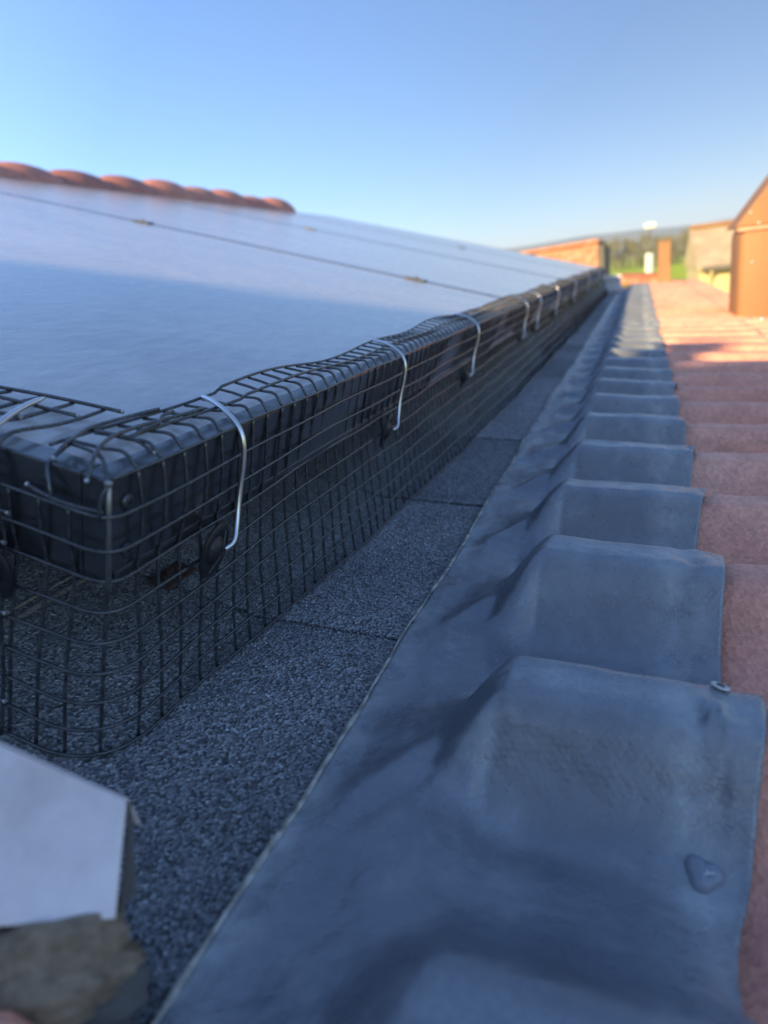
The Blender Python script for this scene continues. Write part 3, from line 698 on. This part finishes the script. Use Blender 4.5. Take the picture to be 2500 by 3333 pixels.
# far one
t2=empty('white_end_block',tuple(low(.02,3.45))); o2=low(.02,3.45); tag(t2,'small white block standing at the far end of the wire mesh','block','white metal pieces on the shingles')
mb=MB(); mb.box((-.010,3.44,low(0,0)[2]),(.064,3.50,-.062)); mb.build('block_body',M['white'],t2,origin=o2,bevel=.003)
mb=MB(); mb.box((-.013,3.435,-.0615),(.068,3.505,-.034)); mb.build('cap',M['white'],t2,origin=o2,bevel=.006)

# near corner tile piece (pink, bottom left)
CAMP=np.array([.1542,-.1588,.0479]); 
pt=lump('broken_tile',np.array([.0310,-.1035,-.0985]),(.0150,.0110,.0190),M['tile'],seed=9,am=.15); tag(pt,'rounded pink tile fragment at the bottom left edge below the mortar','tile')

# ---------------------------------------------------------------- far end of roof
t=empty('end_kerb',tuple(low(.1,4.0))); tag(t,'low red tiled upstand across the far end of the flashing','roof edge'); o0=low(.1,4.0)
A=np.zeros((24,14,3))
for i,xx in enumerate(np.linspace(.05,.30,24)):
    for j,tt in enumerate(np.linspace(-.1*math.pi,1.1*math.pi,14)):
        A[i,j]=(xx,4.02+.05*math.cos(tt),low(xx,0)[2]+.03+.045*math.sin(tt))
mb=MB(); mb.grid(A); mb.add(A[0],[tuple(range(14))]); mb.add(A[-1],[tuple(range(14))]); mb.build('ridge_cap',M['fartile'],t,smooth=True,origin=o0,sharp=60)
mb=MB(); mb.box((.05,3.985,low(.05,0)[2]-.02),(.30,4.06,low(.3,0)[2]+.03)); mb.build('kerb_base',M['trim'],t,origin=o0)
# small vent post
t=empty('vent_post',tuple(low(.27,3.9))); tag(t,'thin orange-brown square vent post at the far end of the tiled roof','vent'); o0=low(.27,3.9)
mb=MB(); mb.box((.237,3.87,-.16),(.298,3.93,.092)); mb.build('shaft',M['chimney'],t,origin=o0,bevel=.004)
mb=MB(); mb.box((.234,3.867,.0925),(.301,3.933,.100)); mb.build('cap',M['chimney'],t,origin=o0,bevel=.003)
mb=MB(); mb.box((.222,3.85,-.150),(.315,3.868,-.112)); mb.build('base_collar',M['tile'],t,origin=o0,bevel=.004)
# chimney
t=empty('chimney',tuple(low(.47,1.8))); tag(t,'large orange-brown chimney with pointed gabled cap at the right edge','chimney'); o0=low(.47,1.8)
X0,X1,Y0,Y1=.367,.560,1.70,1.88
mb=MB(); mb.box((X0,Y0,-.20),(X1,Y1,.078)); mb.build('shaft',M['chimney'],t,origin=o0,bevel=.018,smooth=True)
mb=MB(); zr=.262; xm=(X0+X1)/2+.03
for s_ in (0,):
    mb.add([(X0-.012,Y0-.012,.0785),(X1+.05,Y0-.012,.0785),(xm,Y0-.012,zr),(X0-.012,Y1+.012,.0785),(X1+.05,Y1+.012,.0785),(xm,Y1+.012,zr)],[(0,1,2),(3,5,4),(0,3,4,1),(0,2,5,3),(1,4,5,2)])
mb.build('gabled_cap',M['chimney'],t,origin=o0,bevel=.003)
mb=MB(); mb.box((X0-.006,Y0-.006,.070),(X1+.006,Y0-.0005,.0780)); mb.build('cap_moulding',M['tile'],t,origin=o0,bevel=.001)
mb=MB(); mb.box((X0-.008,Y0-.02,-.160),(X1,Y0-.0005,-.128)); mb.build('base_flashing',M['chimney'],t,origin=o0,bevel=.004)
for (xx,zz,mm,nm) in ((.385,.107,'steel','screw'),(.403,.083,'steel','screw'),(.395,0.0,'steel','screw')):
    mb=MB(); mb.disc((0,0,0),(0,-1,0),(1,0,0),[(.003,0),(.003,.0015),(.002,.0025)],12)
    o=mb.build('screw',M['rail'],t,smooth=True); o.location=(xx-o0[0],Y0-.0125-o0[1] if zz>.08 else Y0-.0005-o0[1],zz-o0[2])
for xx,uu,lb in ((.385,1.625,'shiny round screw cap left of the chimney foot'),(.405,1.60,'bright glinting screw cap in front of the chimney foot')):
    p_=low(xx,uu,BASE+AMP*float(wave(np.array(uu)))-.002); o=MB(); o.disc((0,0,0),NF,(0,1,0),[(.0055,0),(.0055,.003),(.0042,.0062),(.0018,.0078)],16)
    so=o.build('screw_cap',M['steel'],None,smooth=True); so.location=tuple(p_); tag(so,lb,'screw','screw caps at the chimney foot')

# ---------------------------------------------------------------- far buildings
def tag_e(name,loc,label,cat,group=None): t=empty(name,loc); tag(t,label,cat,group); return t
t=tag_e('terracotta_house',(-1.5,9.5,GZ),'neighbouring building with bright orange sloping roof end beyond the panels','building'); o0=np.array((-1.5,9.5,GZ))
mb=MB(); mb.add([(-2.6,9,GZ),(-.34,9,GZ),(-.34,9,.255),(-2.6,9,.20),(-2.6,11,GZ),(-.34,11,GZ),(-.34,11,.255),(-2.6,11,.20)],[(0,1,2,3),(5,4,7,6),(1,5,6,2),(4,0,3,7),(3,2,6,7)]); mb.build('wall',M['fartile'],t,origin=o0)
mb=MB(); mb.add([(-2.63,8.95,.150),(-.325,8.95,.235),(-.325,8.95,.278),(-2.63,8.95,.192),(-2.63,11.05,.150),(-.325,11.05,.235),(-.325,11.05,.278),(-2.63,11.05,.192)],[(0,1,2,3),(5,4,7,6),(1,5,6,2),(4,0,3,7),(3,2,6,7),(0,4,5,1)]); mb.build('parapet_cap',M['fartile'],t,origin=o0,bevel=.01)
mb=MB(); mb.box((-.338,9.02,GZ),(-.27,10.9,.20)); mb.build('shade_side_panel',M['trim'],t,origin=o0)  # dark panel that paints in the building's shaded right side
t=tag_e('cream_house',(3.0,24,GZ),'pale yellow house with brown sloping roof beside the big chimney','house'); o0=np.array((3.0,24,GZ))
mb=MB(); mb.box((1.70,22,GZ),(6,28,-.45)); mb.build('wall',M['cream'],t,origin=o0)
mb=MB(); mb.add([(1.63,21.7,-.50),(6.2,21.7,-.50),(6.2,24.9,.60),(1.60,24.9,.64),(1.63,28.4,-.50),(6.2,28.4,-.50),(1.66,21.7,-.58),(6.2,21.7,-.58),(1.66,28.4,-.58),(6.2,28.4,-.58)],[(0,1,2,3),(3,2,5,4),(0,3,4,8,6),(0,6,7,1),(5,9,8,4),(1,7,9,5,2),(6,8,9,7)]); mb.build('roof',M['brownroof'],t,origin=o0)
mb=MB(); mb.box((1.58,24.6,.60),(6.2,25.2,.70)); mb.build('ridge_capping',M['chimney'],t,origin=o0,bevel=.03)
mb=MB(); mb.box((1.74,21.60,-.62),(6.1,21.69,-.50)); mb.build('gutter',M['trim'],t,origin=o0,bevel=.02)
mb=MB(); mb.tube([(2.0,21.66,-.62),(2.0,21.9,-.8),(2.0,21.94,-1.0),(2.0,21.94,GZ)],.04,8); mb.build('downpipe',M['cream'],t,origin=o0,smooth=True)
mb=MB(); mb.box((3.6,21.97,-1.9),(4.6,22.0,-.9)); fr=mb.build('window_frame',M['lamp'],t,origin=o0); mb=MB(); mb.box((3.67,21.95,-1.83),(4.53,21.968,-.97)); mb.build('pane',M['glass'],fr,origin=(0,0,0)) ; fr.children[0].location=(-o0[0],-o0[1],-o0[2])
# light mast
t=tag_e('light_mast',(.46,30,GZ),'pale floodlight mast with thin stem and white head in front of the trees','lamp post'); o0=np.array((.46,30,GZ))
mb=MB(); mb.tube([(.46,30,GZ),(.46,30,-.9),(.46,30,.02)],.16,14,taper=[.19,.17,.15]); mb.build('lower_column',M['pole'],t,origin=o0,smooth=True,sharp=60)
mb=MB(); mb.tube([(.46,30,.0),(.47,30,.9)],.03,8); mb.build('stem',M['trim'],t,origin=o0,smooth=True)
mb=MB(); mb.box((.27,29.9,.93),(.68,30.1,1.13)); mb.build('lamp_head',M['lamp'],t,origin=o0,bevel=.04)

# ---------------------------------------------------------------- trees beyond the field
def tree_mesh(seed, H, Wd):
    r=np.random.default_rng(seed); tr=MB()
    tr.tube([(0,0,-.3),(.05,0,H*.3),(0,.05,H*.62)],.1,7,taper=[.16,.11,.04])
    tips=[]
    for k in range(11):
        a=r.uniform(0,6.28); z0=H*r.uniform(.12,.55); L=Wd*r.uniform(.5,1); p0=np.array([0,0,z0]); p1=p0+[math.cos(a)*L*.5,math.sin(a)*L*.5,H*.15]; p2=p0+[math.cos(a)*L,math.sin(a)*L,H*r.uniform(.15,.42)]
        tr.tube([p0,p1,p2],.04,5,taper=[.06,.035,.012]); tips += [p1,p2,(p1+p2)/2]
    cr=MB(); n=1500
    cents=[]
    for k in range(20):
        a=r.uniform(0,6.28); z=r.uniform(.08,1); rad=Wd*(1-(2*z-.9)**2*.6)*math.sqrt(r.uniform(.05,1)); cents.append((math.cos(a)*rad,math.sin(a)*rad,H*z*.93))
    cents=np.array(cents)
    c=cents[r.integers(0,20,n)]+r.normal(0,1,(n,3))*[Wd*.22,Wd*.22,H*.075]
    c[:,2]=np.maximum(c[:,2],.1)
    d1=r.normal(0,1,(n,3)); d1/=np.linalg.norm(d1,axis=1)[:,None]; d2=np.cross(d1,r.normal(0,1,(n,3))); d2/=np.linalg.norm(d2,axis=1)[:,None]
    s=r.uniform(.07,.17,(n,1)); v=np.stack([c-d1*s,c+d2*s*.6,c+d1*s,c-d2*s*.6],1).reshape(-1,3)
    cr.add(v,[(4*i_,4*i_+1,4*i_+2,4*i_+3) for i_ in range(n)]); return tr,cr
protos=[]
xs=list(np.linspace(-9.5,13.5,17))+[-16,-22,-30,19,26,34,43,-40]
for i_,xx in enumerate(xs):
    H=random.uniform(5.6,7.0); yy=172+random.uniform(-3,5)
    if i_<4:
        t=empty('field_tree',(xx,yy,GZ)); tr,cr=tree_mesh(20+i_,6.2,1.7); tr.build('trunk',M['bark'],t,smooth=True,normals=False); cr.build('crown',M['leaves'],t,normals=False); protos.append(t)
    else:
        t=protos[i_%4].copy(); COL.objects.link(t); t.location=(xx,yy,GZ)
        for ch in list(protos[i_%4].children):
            c=ch.copy(); COL.objects.link(c); c.parent=t
    t.scale=(random.uniform(.95,1.3),random.uniform(.95,1.3),H/6.2); t.rotation_euler=(0,0,random.uniform(0,6))
    tag(t,'olive-brown tree in the hazy row at the far side of the green field','tree','trees in a row beyond the field')

# ---------------------------------------------------------------- evening haze
hm = bpy.data.materials.new('haze'); hm.use_nodes = True; ht = hm.node_tree; ht.nodes.clear()
pv = ht.nodes.new('ShaderNodeVolumePrincipled'); ho = ht.nodes.new('ShaderNodeOutputMaterial'); ht.links.new(pv.outputs[0], ho.inputs['Volume'])
pv.inputs['Color'].default_value = (.80,.88,1,1); pv.inputs['Density'].default_value = .0005; pv.inputs['Anisotropy'].default_value = .1
mb=MB(); mb.box((-6200,-6200,GZ-6),(6200,6200,64)); hz=mb.build('haze',hm); tag(hz,kind='stuff')
